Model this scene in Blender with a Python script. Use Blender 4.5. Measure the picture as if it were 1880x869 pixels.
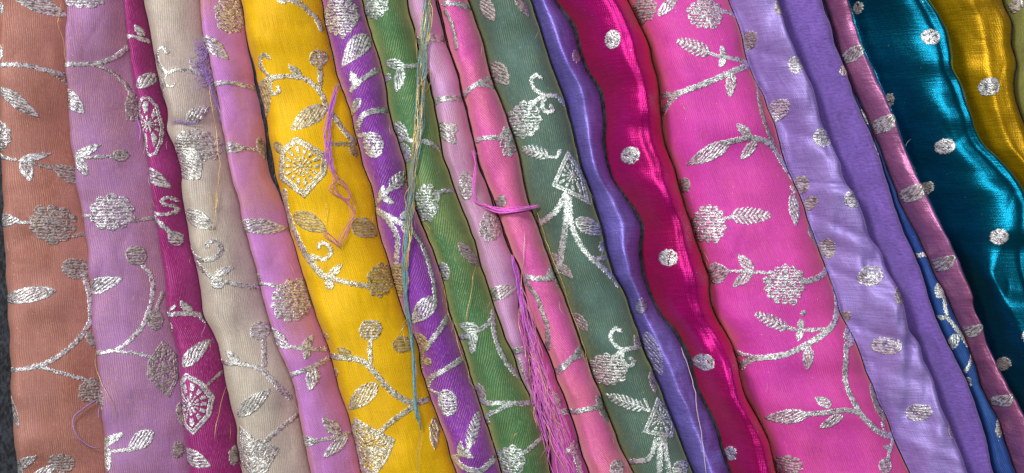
import bpy, math, random
import numpy as np

for o in list(bpy.data.objects):
    bpy.data.objects.remove(o, do_unlink=True)
scene = bpy.context.scene
COL = scene.collection
random.seed(7)
S = 0.0005                 # metres per photograph pixel on the cloth tops
ZREF = 0.034
CAM_H = 1.60

# ------------------------------------------------------------------ camera
cam_d = bpy.data.cameras.new('camera')
cam = bpy.data.objects.new('camera', cam_d)
COL.objects.link(cam)
cam.location = (0, 0, CAM_H)
cam.rotation_euler = (0, 0, 0)
cam_d.sensor_fit = 'HORIZONTAL'
cam_d.sensor_width = 36.0
cam_d.lens = 36.0 * (CAM_H - ZREF) / (1880 * S)
cam_d.clip_start = 0.02
cam_d.clip_end = 50
scene.camera = cam

# ------------------------------------------------------------------ world and lamps
world = bpy.data.worlds.new('World')
scene.world = world
world.use_nodes = True
bg = world.node_tree.nodes['Background']
bg.inputs[0].default_value = (0.86, 0.90, 1.0, 1)
bg.inputs[1].default_value = 0.07

def area(name, loc, target, sx, sy, power, col):
    d = bpy.data.lights.new(name, 'AREA')
    d.shape = 'RECTANGLE'; d.size = sx; d.size_y = sy
    d.energy = power; d.color = col
    o = bpy.data.objects.new(name, d)
    COL.objects.link(o)
    o.location = loc
    v = [target[i] - loc[i] for i in range(3)]
    L = math.sqrt(sum(c * c for c in v))
    pitch = math.acos(-v[2] / L)
    yaw = math.atan2(-v[0], v[1])
    o.rotation_euler = (pitch, 0, yaw)
    if abs(v[0]) + abs(v[1]) < 1e-6:
        o.rotation_euler = (0, 0, 0)
    o['label'] = 'soft white ceiling lamp panel above the fabrics'
    o['category'] = 'lamp'
    return o

area('ceiling_lamp', (-1.0, 1.0, 1.75), (0, 0, 0), 0.6, 0.4, 40, (1.0, 0.985, 0.96))
area('ceiling_lamp', (0.15, 0.45, 2.5), (0.1, 0, 0), 0.4, 0.3, 30, (0.97, 0.98, 1.0))

scene.render.engine = 'CYCLES'
scene.view_settings.view_transform = 'Standard'
scene.view_settings.look = 'None'
scene.view_settings.gamma = 1
scene.view_settings.exposure = -0.05

# ------------------------------------------------------------------ helpers
def lin(h):
    h = h.lstrip('#')
    out = []
    for i in (0, 2, 4):
        c = int(h[i:i + 2], 16) / 255
        out.append(c / 12.92 if c <= 0.04045 else ((c + 0.055) / 1.055) ** 2.4)
    return (*out, 1)

def X(u): return (u - 940.0) * S
def Y(v): return (434.5 - v) * S

_tab = np.random.RandomState(3).rand(256, 256)
def vnoise(x, y):
    x = np.asarray(x, float); y = np.asarray(y, float)
    xi = np.floor(x).astype(int); yi = np.floor(y).astype(int)
    fx = x - xi; fy = y - yi
    fx = fx * fx * fx * (fx * (6 * fx - 15) + 10); fy = fy * fy * fy * (fy * (6 * fy - 15) + 10)
    a = _tab[xi & 255, yi & 255]; b = _tab[(xi + 1) & 255, yi & 255]
    c = _tab[xi & 255, (yi + 1) & 255]; d = _tab[(xi + 1) & 255, (yi + 1) & 255]
    return (a * (1 - fx) + b * fx) * (1 - fy) + (c * (1 - fx) + d * fx) * fy - 0.5

def curve(pts):
    """smooth x(y) through (y, x) samples"""
    ys = np.array([p[0] for p in pts], float); xs = np.array([p[1] for p in pts], float)
    h = np.diff(ys); s = np.diff(xs) / h
    m = np.empty_like(xs)
    m[0] = s[0]; m[-1] = s[-1]
    m[1:-1] = (s[:-1] * h[1:] + s[1:] * h[:-1]) / (h[1:] + h[:-1])
    def f(y):
        y = np.asarray(y, float)
        i = np.clip(np.searchsorted(ys, y) - 1, 0, len(h) - 1)
        t = (y - ys[i]) / h[i]
        lo = t < 0; hi = t > 1
        tc = np.clip(t, 0, 1)
        r = ((2 * tc**3 - 3 * tc**2 + 1) * xs[i] + (tc**3 - 2 * tc**2 + tc) * h[i] * m[i]
             + (-2 * tc**3 + 3 * tc**2) * xs[i + 1] + (tc**3 - tc**2) * h[i] * m[i + 1])
        r = np.where(lo, xs[0] + (y - ys[0]) * m[0], r)
        r = np.where(hi, xs[-1] + (y - ys[-1]) * m[-1], r)
        return r
    return f

# ------------------------------------------------------------------ materials
def nodes_of(name):
    m = bpy.data.materials.new(name); m.use_nodes = True
    nt = m.node_tree
    return m, nt, nt.nodes['Principled BSDF']

class NT:
    def __init__(s, nt): s.nt = nt
    def n(s, t, **k):
        o = s.nt.nodes.new(t)
        for a, b in k.items(): setattr(o, a, b)
        return o
    def l(s, a, b): s.nt.links.new(a, b)
    def math(s, op, a, b=None, clamp=False):
        o = s.n('ShaderNodeMath', operation=op, use_clamp=clamp)
        for i, v in enumerate((a, b)):
            if v is None: continue
            if isinstance(v, (int, float)): o.inputs[i].default_value = v
            else: s.l(v, o.inputs[i])
        return o.outputs[0]
    def mix(s, fac, a, b):
        o = s.n('ShaderNodeMix', data_type='RGBA')
        for i, v in ((0, fac), (6, a), (7, b)):
            if isinstance(v, (int, float, tuple)): o.inputs[i].default_value = v
            else: s.l(v, o.inputs[i])
        return o.outputs[2]
    def noise(s, vec, scale, detail=2.0, rough=0.5):
        o = s.n('ShaderNodeTexNoise'); o.inputs['Scale'].default_value = scale
        o.inputs['Detail'].default_value = detail; o.inputs['Roughness'].default_value = rough
        s.l(vec, o.inputs['Vector']); return o.outputs['Fac']
    def mapping(s, vec, scale=(1, 1, 1), rot=0.0, loc=(0, 0, 0)):
        o = s.n('ShaderNodeMapping'); o.inputs['Scale'].default_value = scale
        o.inputs['Rotation'].default_value = (0, 0, rot); o.inputs['Location'].default_value = loc
        s.l(vec, o.inputs['Vector']); return o.outputs[0]
    def ramp(s, fac, p0, p1):
        o = s.n('ShaderNodeMapRange'); o.inputs['From Min'].default_value = p0
        o.inputs['From Max'].default_value = p1; s.l(fac, o.inputs['Value']); return o.outputs[0]

def scale_col(c, k): return (min(c[0] * k, 1), min(c[1] * k, 1), min(c[2] * k, 1), 1)

def cloth_material(name, c1, c2, sheen=None, sheen_w=0.0, sheen_r=0.35, rough=0.6, metal=0.0, spec=0.3,
                   rib=0.0020, rib_ang=0.15, rib_amt=0.16, bump=0.35, patch=14.0, patch_lo=0.42, patch_hi=0.66,
                   fleck=0.4, aniso=0.0, seed=0.0, pile=False, crumple=0.0, satin=False, shot=.55):
    m, nt, p = nodes_of(name)
    k = NT(nt)
    uv = k.n('ShaderNodeUVMap').outputs[0]
    a = lin(c1); b = lin(c2)
    base = k.mapping(uv, loc=(seed, seed * 1.7, 0))
    # dye patches of the shot weave
    pt = k.ramp(k.noise(k.mapping(base, scale=(1.0, 0.55, 1)), patch, 3, 0.55), patch_lo, patch_hi)
    col = k.mix(pt, a, b)
    # slub: streaks along the warp
    slub = k.noise(k.mapping(base, scale=(1, 0.05, 1)), 900, 2, 0.6)
    slub2 = k.noise(k.mapping(base, scale=(0.06, 1, 1)), 700, 2, 0.6)
    st = k.math('ADD', k.math('MULTIPLY', k.math('SUBTRACT', slub, 0.5), 1.1),
                k.math('MULTIPLY', k.math('SUBTRACT', slub2, 0.5), 1.7 if satin else 0.3))
    # ribs of the weave: wavering fine lines
    wob = k.noise(base, 55, 2, 0.5)
    rv = k.mapping(base, rot=rib_ang)
    sx = k.n('ShaderNodeSeparateXYZ'); k.l(rv, sx.inputs[0])
    ph = k.math('ADD', k.math('MULTIPLY', sx.outputs[0], 2 * math.pi / rib), k.math('MULTIPLY', wob, 9.0))
    rb = k.math('SINE', ph)
    gate = k.ramp(k.noise(base, 40, 2, 0.5), 0.3, 0.6)
    rb = k.math('MULTIPLY', rb, gate)
    # grain of single yarns
    grain = k.noise(k.mapping(base, scale=(1, 0.6, 1)), 1500, 1, 0.5)
    tone = k.math('ADD', k.math('MULTIPLY', rb, rib_amt), k.math('MULTIPLY', st, 0.55))
    tone = k.math('ADD', tone, k.math('MULTIPLY', k.math('SUBTRACT', grain, 0.5), 0.8))
    if pile:
        pc = k.noise(k.mapping(base, scale=(.35, 1.2, 1), rot=.5), 420, 3, 0.65)
        tone = k.math('ADD', tone, k.math('MULTIPLY', k.math('SUBTRACT', pc, .5), 1.4))
    blot = k.noise(base, 38, 3, 0.6)
    tone = k.math('ADD', tone, k.math('MULTIPLY', k.math('SUBTRACT', blot, .5), .35))
    tone = k.math('ADD', tone, 1.0)
    vm = k.n('ShaderNodeVectorMath', operation='SCALE')
    k.l(col, vm.inputs[0]); k.l(tone, vm.inputs[3])
    col = vm.outputs[0]
    if sheen and not satin and not pile:
        # the second yarn of the shot weave showing between the ribs
        br = k.noise(k.mapping(base, scale=(1, .35, 1)), 640, 2, .6)
        sh = k.ramp(k.math('ADD', k.math('MULTIPLY', rb, .22), br), .50, .78)
        big = k.ramp(k.noise(k.mapping(base, scale=(1.3, .5, 1), loc=(3.1, 1.7, 0)), 17, 3, .55), .30, .72)
        sh = k.math('MULTIPLY', sh, k.math('ADD', k.math('MULTIPLY', big, shot), shot * .35))
        col = k.mix(sh, col, lin(sheen))
    if fleck > 0:
        # tiny metal yarn ends
        vo = k.n('ShaderNodeTexVoronoi'); vo.inputs['Scale'].default_value = 520
        k.l(k.mapping(base, scale=(1, 0.6, 1)), vo.inputs['Vector'])
        wn = k.n('ShaderNodeTexWhiteNoise', noise_dimensions='3D'); k.l(vo.outputs['Position'], wn.inputs['Vector'])
        near = k.math('LESS_THAN', vo.outputs['Distance'], 0.16)
        pick = k.math('GREATER_THAN', wn.outputs['Value'], 1.0 - 0.10 * fleck)
        f = k.math('MULTIPLY', k.math('MULTIPLY', near, pick), 0.75)
        col = k.mix(f, col, (0.80, 0.66, 0.45, 1))
    k.l(col, p.inputs['Base Color'])
    p.inputs['Roughness'].default_value = rough
    p.inputs['Metallic'].default_value = metal
    p.inputs['Specular IOR Level'].default_value = spec
    if aniso:
        p.inputs['Anisotropic'].default_value = aniso
        tg = k.n('ShaderNodeTangent', direction_type='UV_MAP'); k.l(tg.outputs[0], p.inputs['Tangent'])
    if sheen:
        p.inputs['Sheen Weight'].default_value = sheen_w
        p.inputs['Sheen Roughness'].default_value = sheen_r
        p.inputs['Sheen Tint'].default_value = lin(sheen)
    if pile:
        pl = k.noise(k.mapping(base, scale=(.35, 1.2, 1), rot=.5), 520, 3, 0.65)
        st = k.math('ADD', st, k.math('MULTIPLY', k.math('SUBTRACT', pl, .5), 3.0))
    hgt = k.math('ADD', k.math('MULTIPLY', rb, 0.18), k.math('MULTIPLY', st, 0.9))
    hgt = k.math('ADD', hgt, k.math('MULTIPLY', grain, 0.9))
    bm = k.n('ShaderNodeBump'); bm.inputs['Strength'].default_value = bump
    bm.inputs['Distance'].default_value = 0.0006
    k.l(hgt, bm.inputs['Height'])
    out = bm.outputs[0]
    if crumple > 0:
        cn = k.noise(k.mapping(base, scale=(1, 0.8, 1)), 75, 3, 0.6)
        b2 = k.n('ShaderNodeBump'); b2.inputs['Strength'].default_value = crumple
        b2.inputs['Distance'].default_value = 0.004
        k.l(cn, b2.inputs['Height']); k.l(bm.outputs[0], b2.inputs['Normal'])
        out = b2.outputs[0]
    k.l(out, p.inputs['Normal'])
    return m

def silver_material(name, hi, lo, metal=0.55, rough=0.38, bump=0.9):
    m, nt, p = nodes_of(name)
    k = NT(nt)
    uv = k.n('ShaderNodeUVMap').outputs[0]
    g = k.noise(k.mapping(uv, scale=(0.45, 1.5, 1)), 950, 2, 0.6)
    g2 = k.noise(uv, 260, 2, 0.5)
    f = k.ramp(k.math('ADD', g, k.math('MULTIPLY', k.math('SUBTRACT', g2, 0.5), 0.6)), 0.38, 0.56)
    k.l(k.mix(f, lin(lo), lin(hi)), p.inputs['Base Color'])
    p.inputs['Metallic'].default_value = metal
    p.inputs['Roughness'].default_value = rough
    bm = k.n('ShaderNodeBump'); bm.inputs['Strength'].default_value = bump
    bm.inputs['Distance'].default_value = 0.0008
    k.l(g, bm.inputs['Height']); k.l(bm.outputs[0], p.inputs['Normal'])
    return m

def yarn_material(name, c1, c2, rough=0.6, metal=0.0, sheen=0.4):
    m, nt, p = nodes_of(name)
    k = NT(nt)
    co = k.n('ShaderNodeTexCoord').outputs['Object']
    f = k.ramp(k.noise(co, 900, 2, 0.6), 0.35, 0.65)
    k.l(k.mix(f, lin(c1), lin(c2)), p.inputs['Base Color'])
    p.inputs['Roughness'].default_value = rough; p.inputs['Metallic'].default_value = metal
    p.inputs['Sheen Weight'].default_value = sheen
    return m

# ------------------------------------------------------------------ the cloth under everything
def knit_material():
    m, nt, p = nodes_of('charcoal_knit')
    k = NT(nt)
    co = k.n('ShaderNodeTexCoord').outputs['Object']
    n1 = k.noise(k.mapping(co, scale=(1, 0.5, 1), rot=0.4), 420, 3, 0.6)
    n2 = k.noise(co, 60, 2, 0.5)
    f = k.ramp(k.math('ADD', n1, k.math('MULTIPLY', n2, 0.3)), 0.5, 0.85)
    k.l(k.mix(f, lin('#0b0c10'), lin('#3a3e48')), p.inputs['Base Color'])
    p.inputs['Roughness'].default_value = 0.9
    bm = k.n('ShaderNodeBump'); bm.inputs['Strength'].default_value = 0.8; bm.inputs['Distance'].default_value = 0.002
    k.l(n1, bm.inputs['Height']); k.l(bm.outputs[0], p.inputs['Normal'])
    return m

def mesh_obj(name, verts, faces, mat, parent=None, origin=(0, 0, 0), uv=None, smooth=True):
    v = np.asarray(verts, float) - np.asarray(origin, float)
    me = bpy.data.meshes.new(name)
    me.from_pydata(v.tolist(), [], faces if isinstance(faces, list) else faces.tolist())
    if uv is not None:
        lay = me.uv_layers.new(name='UVMap')
        idx = np.empty(len(me.loops), dtype=np.int32)
        me.loops.foreach_get('vertex_index', idx)
        lay.data.foreach_set('uv', np.asarray(uv, np.float32)[idx].ravel())
    if smooth:
        me.polygons.foreach_set('use_smooth', np.ones(len(me.polygons), bool))
    me.materials.append(mat)
    me.update()
    o = bpy.data.objects.new(name, me)
    COL.objects.link(o)
    if parent is not None:
        o.parent = parent
        o.location = np.asarray(origin, float) - np.asarray(parent.location, float)
    else:
        o.location = origin
    return o

def table_cover():
    n = 90; m = 60
    xs = np.linspace(-0.72, 0.78, n); ys = np.linspace(-0.42, 0.42, m)
    V = []; F = []
    for j in range(m):
        for i in range(n):
            z = -0.0012 + 0.0012 * float(vnoise(xs[i] * 60, ys[j] * 60))
            V.append((xs[i], ys[j], min(z, -0.0004)))
    for j in range(m - 1):
        for i in range(n - 1):
            a = j * n + i
            F.append((a, a + 1, a + n + 1, a + n))
    base = len(V)
    ring = [i for i in range(n)] + [j * n + n - 1 for j in range(1, m)] + [(m - 1) * n + i for i in range(n - 2, -1, -1)] + [j * n for j in range(m - 2, 0, -1)]
    for r in ring: V.append((V[r][0], V[r][1], -0.012))
    L = len(ring)
    for q in range(L): F.append((ring[q], base + q, base + (q + 1) % L, ring[(q + 1) % L]))
    o = mesh_obj('table_cover', V, F, knit_material())
    o['kind'] = 'structure'
    o['label'] = 'charcoal knitted cover under the folded fabrics'
    return o
table_cover()
# ------------------------------------------------------------------ where one fabric meets the next: (row, column) in photograph pixels
B = {
 'b0': [(-80,-24),(0,-16),(300,-10),(480,-4),(573,2),(675,7),(777,14),(869,21),(950,26)],
 'b1': [(-80,109),(0,112),(68,114),(136,116.5),(204,119),(293,128),(358,136),(426,146),(494,153),(586,159),(641,167),(709,172),(777,180),(869,188),(950,195)],
 'b2': [(-80,212),(0,218),(68,225),(136,235),(204,245),(293,261),(358,272),(426,279),(494,289),(586,301),(641,313),(709,322),(777,329),(869,335),(950,341)],
 'b3': [(-80,243),(0,254),(68,266),(136,278),(170,288),(204,298),(235,297),(266,310),(296,318),(358,325),(426,334),(494,351),(586,367),(641,392),(709,405),(777,421),(869,433),(950,446)],
 'b4': [(-80,346),(0,358),(68,368),(136,383),(204,397),(293,412),(358,427),(426,443),(494,463),(580,484),(641,506),(709,531),(777,545),(869,562),(950,578)],
 'b5': [(-80,420),(0,433),(68,444),(136,460),(204,477),(293,493),(358,508),(426,525),(494,545),(586,574),(641,596),(709,613),(777,636),(869,656),(950,676)],
 'b5r': [(-80,420),(0,433),(68,443),(136,456),(204,471),(250,480),(293,482),(325,492),(358,506),(426,525),(494,545),(586,574),(641,596),(709,613),(777,636),(869,656),(950,676)],
 'b6': [(-80,566),(0,584),(68,599),(136,614),(204,637),(293,659),(358,680),(426,692),(494,711),(580,737),(641,763),(709,777),(777,804),(869,833),(950,860)],
 'b7': [(-80,638),(0,661),(68,680),(136,699),(204,712),(293,737),(358,751),(426,777),(494,803),(580,823),(641,847),(709,867),(777,889),(869,918),(950,944)],
 'b8': [(-80,730),(0,746),(68,761),(136,780),(204,797),(293,815),(358,838),(426,864),(494,884),(580,912),(641,935),(709,961),(777,992),(869,1010),(950,1032)],
 'b9': [(-80,784),(0,801),(68,817),(136,840),(204,855),(293,877),(358,900),(426,924),(494,947),(580,957),(641,971),(709,981),(777,1003),(869,1013),(950,1035)],
 'b9x': [(-80,785),(0,802),(68,818),(136,841),(204,856),(293,878),(358,901),(426,925),(494,953),(580,973),(641,1003),(709,1027),(777,1053),(869,1080),(950,1105)],
 'b10': [(-80,835),(0,861),(68,884),(136,901),(204,927),(293,955),(358,968),(426,992),(494,1017),(580,1050),(641,1072),(709,1097),(777,1123),(820,1140),(869,1164),(950,1200)],
 'b11': [(-80,948),(0,977),(68,1000),(136,1022),(204,1046),(293,1067),(358,1090),(426,1111),(494,1125),(528,1145),(580,1166),(641,1186),(709,1213),(777,1240),(869,1277),(950,1308)],
 'b12l': [(-80,985),(0,1020),(34,1040),(68,1053),(102,1064),(136,1080),(160,1092),(204,1102),(293,1113),(324,1124),(358,1145),(392,1164),(409,1172),(460,1173),(494,1177),(528,1186),(583,1215),(607,1232),(641,1252),(709,1276),(777,1309),(869,1339),(950,1370)],
 'b12': [(-80,990),(0,1030),(34,1056),(68,1066),(102,1074),(136,1090),(160,1106),(204,1113),(293,1120),(324,1128),(358,1152),(392,1176),(409,1184),(460,1183),(494,1186),(528,1195),(583,1223),(607,1245),(641,1266),(709,1285),(777,1318),(869,1347),(950,1378)],
 'b13': [(-80,1125),(0,1160),(34,1177),(68,1193),(136,1211),(204,1217),(260,1228),(296,1241),(325,1250),(358,1259),(426,1279),(494,1304),(580,1319),(641,1353),(675,1363),(709,1369),(743,1381),(777,1400),(811,1417),(869,1432),(950,1462)],
 'b14': [(-80,1322),(0,1349),(51,1368),(102,1379),(136,1393),(204,1424),(293,1452),(358,1478),(426,1504),(494,1529),(580,1558),(641,1588),(709,1613),(777,1642),(869,1680),(950,1712)],
 'b15': [(-80,1415),(0,1436),(68,1457),(102,1474),(136,1490),(170,1504),(204,1513),(238,1526),(272,1541),(300,1554),(324,1558),(341,1567),(375,1586),(409,1600),(436,1609),(460,1627),(494,1639),(528,1656),(583,1674),(607,1680),(634,1697),(668,1710),(699,1725),(743,1737),(777,1751),(811,1765),(869,1787),(950,1818)],
 'b16': [(-80,1500),(0,1523),(68,1543),(136,1567),(170,1579),(204,1594),(238,1610),(293,1629),(358,1649),(426,1673),(494,1703),(580,1731),(641,1756),(709,1790),(777,1816),(869,1839),(950,1862)],
 'b17': [(-80,1502),(0,1525),(68,1545),(136,1569),(170,1582),(204,1601),(238,1616),(293,1638),(358,1662),(426,1698),(494,1727),(580,1768),(641,1795),(709,1818),(777,1850),(869,1880),(950,1908)],
 'b18': [(-80,1542),(0,1567),(68,1588),(136,1620),(204,1649),(293,1682),(358,1712),(426,1742),(494,1778),(580,1805),(641,1830),(709,1862),(743,1880),(869,1930),(950,1965)],
 'b19': [(-80,1690),(0,1715),(34,1739),(68,1754),(102,1758),(127,1759),(148,1773),(204,1788),(238,1799),(266,1816),(293,1846),(324,1873),(360,1892),(420,1900),(480,1893),(560,1910),(640,1945),(740,1975),(869,2010),(950,2040)],
 'b20': [(-80,1850),(0,1863),(34,1876),(75,1877),(110,1884),(160,1880),(240,1905),(340,1945),(500,1985),(700,2040),(869,2080),(950,2105)],
 'b21': [(-80,1990),(0,2000),(200,2020),(500,2080),(869,2170),(950,2190)],
}
B['b12l'] = [(y, x2 + 0.6 * (x - x2)) for (y, x2), (_, x) in zip(B['b12l'], B['b12'])]
def wavy(f, k):
    # hand-folded edges are never quite fair
    return lambda y: f(y) + vnoise(np.asarray(y, float) / 34.0 + k * 3.3, k * 1.7 + 0 * np.asarray(y, float)) * 4.2 + vnoise(np.asarray(y, float) / 13.0 + k, k * 2.9 + 0 * np.asarray(y, float)) * 1.4
KEYS = {'b5r': 'b5', 'b12l': 'b12'}
ORDER = list(B)
BC = {k: wavy(curve(v), ORDER.index(KEYS.get(k, k))) for k, v in B.items()}

V0, V1 = -75, 945

def rise(x, k):
    x = np.clip(x, 0, 1)
    return np.power(np.clip(1 - (1 - x) ** 2, 0, 1), k)

class Fabric:
    def __init__(s, left, right, H, wl, wr, kl=0.5, kr=0.5, tilt=0.0, wr_amp=0.6, wr_scale=45, ridges=(), cross=(), seed=0, Hvar=0.18, pinch=()):
        s.L = BC[left]; s.R = BC[right]; s.H = H; s.wl = wl; s.wr = wr; s.kl = kl; s.kr = kr
        s.tilt = tilt; s.wa = wr_amp; s.ws = wr_scale; s.ridges = ridges; s.cross = cross; s.seed = seed; s.Hvar = Hvar; s.pinch = pinch
        s.obj = None; s.hs = 1.2; s.cr = 0.75
    def t(s, u, v):
        l = s.L(v) + 1.6; r = s.R(v) - 1.6
        return (u - l) / np.maximum(r - l, 0.4), r - l
    def zt(s, t, v, u, w):
        H = s.H * s.hs * (1 + s.Hvar * 2 * vnoise(v / 130.0 + s.seed * 3.1, s.seed * 7.7 + 0 * v) + s.Hvar * vnoise(v / 52.0 + s.seed * 1.3, t * 1.5 + s.seed))
        # thin places stay lower
        H = H * np.clip(w / 40.0, 0.15, 1.0) ** 0.6
        wl = s.wl if not callable(s.wl) else np.clip((s.wl(v) - s.L(v)) / np.maximum(w, 1), .1, .93)
        A = rise(t / wl, s.kl) * rise((1 - t) / s.wr, s.kr)
        z = H * A
        body = np.clip(np.minimum(t, 1 - t) * 6, 0, 1)
        z = z + s.tilt * (t - 0.5) * body
        # wandering creases, mostly running with the length
        n = vnoise(u / s.ws + s.seed * 11.3, v / (s.ws * 2.2) + s.seed * 5.9) * 1.6
        n = n + vnoise(u / (s.ws * .45) + 9.1 + s.seed, v / (s.ws * 1.1) + s.seed * 2.3) * 0.8
        z = z + s.wa * 0.001 * n * body * 1.6
        # sharper pinched creases, slanting across the fold
        a = vnoise((u + .5 * v) / (s.ws * 1.1) + s.seed * 4.1, (v - .3 * u) / (s.ws * 1.5) + s.seed * 8.3)
        b = vnoise((u - .6 * v) / (s.ws * 1.3) + s.seed * 6.7, (v + .3 * u) / (s.ws * 1.2) + s.seed * 1.9)
        z = z - s.cr * 0.001 * (np.exp(-np.abs(a) / .045) + .8 * np.exp(-np.abs(b) / .04)) * body * np.clip(.6 + 2.2 * vnoise(u / 120. + s.seed, v / 120.), 0, 1)
        for (tc, wd, amp, wob) in s.ridges:
            c = tc + wob * vnoise(v / 75.0 + s.seed * 2.7 + tc * 9, tc * 31.0 + 0 * v) * 2
            z = z + amp * 0.001 * np.exp(-((t - c) / wd) ** 2) * body
        for (v0, slope, wd, amp) in s.cross:
            d = (v - v0 - slope * (t - 0.5) * w)
            z = z + amp * 0.001 * np.exp(-(d / wd) ** 2) * body
        for (pu, pv, ru, rv, amp) in s.pinch:
            z = z + amp * 0.001 * np.exp(-((u - pu) / ru) ** 2 - ((v - pv) / rv) ** 2) * body
        return np.maximum(z, 0.0006)
    def z(s, u, v):
        u = np.asarray(u, float); v = np.asarray(v, float)
        t, w = s.t(u, v)
        return s.zt(np.clip(t, 0, 1), v, u, w)
    def build(s, name, mat, label, nu=None, step=5.0):
        vs = np.arange(V0, V1 + 0.1, step)
        wmax = float(np.max(s.R(vs) - s.L(vs)))
        nu = nu or int(np.clip(wmax / 3.0, 26, 70))
        a = np.linspace(0, 1, nu)
        tt = 0.5 - 0.5 * np.cos(np.pi * a); tt = 0.55 * tt + 0.45 * a
        extra = np.array([0.0, 0.0012, 0.004, 0.009, 0.016])
        tt = np.unique(np.concatenate([extra, tt[(tt > 0.022) & (tt < 0.978)], 1 - extra]))
        nu = len(tt)
        T, VV = np.meshgrid(tt, vs)
        l = s.L(VV) + 1.6; r = s.R(VV) - 1.6
        w = np.maximum(r - l, 0.4)
        U = l + T * w
        Z = s.zt(T, VV, U, w)
        # the two ends close down to the cover
        P = np.stack([X(U), Y(VV), Z], -1).reshape(-1, 3)
        nv = len(vs)
        idx = np.arange(nv * nu).reshape(nv, nu)
        F = np.stack([idx[1:, :-1], idx[1:, 1:], idx[:-1, 1:], idx[:-1, :-1]], -1).reshape(-1, 4).tolist()
        # underside, a flat fold on the cover
        base = len(P)
        Pb = np.stack([X(U[:, [0, -1]]), Y(VV[:, [0, -1]]), 0 * VV[:, [0, -1]] + 0.0002], -1).reshape(-1, 3)
        P = np.concatenate([P, Pb])
        bi = base + np.arange(nv * 2).reshape(nv, 2)
        for j in range(nv - 1):
            F.append((int(bi[j, 0]), int(bi[j, 1]), int(bi[j + 1, 1]), int(bi[j + 1, 0])))
            F.append((int(bi[j, 0]), int(bi[j + 1, 0]), int(idx[j + 1, 0]), int(idx[j, 0])))
            F.append((int(bi[j + 1, 1]), int(bi[j, 1]), int(idx[j, -1]), int(idx[j + 1, -1])))
        F.append(tuple([int(i) for i in idx[0]] + [int(bi[0, 1]), int(bi[0, 0])]))
        F.append(tuple([int(i) for i in idx[-1][::-1]] + [int(bi[-1, 0]), int(bi[-1, 1])]))
        # cloth coordinates in metres: across (following the height), along
        dz = np.diff(Z, axis=1); du = np.diff(U, axis=1) * S
        arc = np.concatenate([np.zeros((nv, 1)), np.cumsum(np.sqrt(dz**2 + du**2), 1)], 1)
        arc = arc - arc[:, nu // 2:nu // 2 + 1]
        UV = np.stack([arc, VV * S * 1.05], -1).reshape(-1, 2)
        UV = np.concatenate([UV, np.stack([U[:, [0, -1]] * 0, VV[:, [0, -1]] * S], -1).reshape(-1, 2)])
        cu = float(np.mean((s.L(vs) + s.R(vs)) / 2))
        o = mesh_obj(name, P, F, mat, None, (X(cu), Y(434.5), 0.0), UV)
        o['label'] = label; o['category'] = 'fabric'
        o['group'] = 'folded fabrics laid side by side'
        s.obj = o
        return o

FAB = {}
def add(key, fab, label, name='folded_fabric', **mk):
    mat = cloth_material(key + '_cloth', seed=(len(FAB) * 0.37) % 3, **mk)
    fab.build(name, mat, label)
    FAB[key] = fab

add('salmon', Fabric('b0', 'b1', .037, .22, .95, kr=.9, seed=1, tilt=-.002, wr_amp=1.3, wr_scale=55),
    'salmon brown brocade fabric at the end of the row, on the bare charcoal cover',
    c1='#ac766c', c2='#985e50', sheen='#c89884', sheen_w=.3, sheen_r=.6, rib_ang=.03, spec=.25)
add('mauve', Fabric('b1', 'b2', .037, .14, .95, kr=.9, seed=2, tilt=-.002, wr_amp=1.4, wr_scale=55),
    'mauve shot-silk brocade fabric between the salmon brown and plum ones',
    c1='#a87ab2', c2='#9a7090', sheen='#d89884', sheen_w=.3, sheen_r=.6, rib_ang=.02, spec=.25)
add('plum', Fabric('b2', 'b3', .030, .3, .85, kr=.75, seed=3, wr_amp=.8),
    'narrow deep plum brocade fabric with a petalled oval medallion',
    c1='#97276f', c2='#a43a82', sheen='#d080b0', sheen_w=.25, rib_ang=.1, rib_amt=.34, spec=.25, shot=.4)
add('beige', Fabric('b3', 'b4', .034, .3, .75, kr=.75, seed=4, wr_amp=1.6, pinch=((303, 234, 22, 18, -6), (335, 256, 40, 13, 3), (345, 228, 60, 9, -2.6), (300, 190, 20, 30, 2))),
    'beige grey brocade fabric with pale silver vines and violet lint',
    c1='#bcb0a2', c2='#b4a49e', sheen='#e8dcc0', sheen_w=.3, sheen_r=.5, rib_ang=-.12, spec=.25)
add('orchid', Fabric('b4', 'b5r', .033, .2, .9, seed=5, kr=.85, wr_amp=1.3),
    'orchid pink brocade fabric beside the bright yellow one',
    c1='#bf7cc8', c2='#c08498', sheen='#e8a888', sheen_w=.5, sheen_r=.6, rib_ang=.5, spec=.25, patch_lo=.46, shot=.3)
add('yellow', Fabric('b5', 'b6', .035, .22, .7, kr=.75, seed=6, wr_amp=1.5, wr_scale=60),
    'bright yellow brocade fabric with vines and square medallions',
    c1='#ecbc06', c2='#dcaa02', sheen='#c09850', sheen_w=.35, sheen_r=.5, rib_ang=.06, spec=.2, patch_lo=.35, rib_amt=.12, fleck=.2, shot=.25)
add('purple', Fabric('b6', 'b7', .029, .45, .55, seed=7, wr_amp=1.0),
    'vivid purple brocade fabric beside the yellow one',
    c1='#8436a6', c2='#77309a', sheen='#e0a498', sheen_w=1.0, sheen_r=.42, rib_ang=-.6, rib_amt=.2, spec=.25, shot=.38)
add('green', Fabric('b7', 'b8', .029, .42, .55, seed=8, wr_amp=1.2),
    'leaf green brocade fabric between the vivid purple and pale lilac ones',
    c1='#48764e', c2='#6c8654', sheen='#c4c070', sheen_w=.9, sheen_r=.42, rib_ang=-.5, rib_amt=.26, spec=.25, patch_lo=.5, patch_hi=.7, shot=.35)
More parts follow.
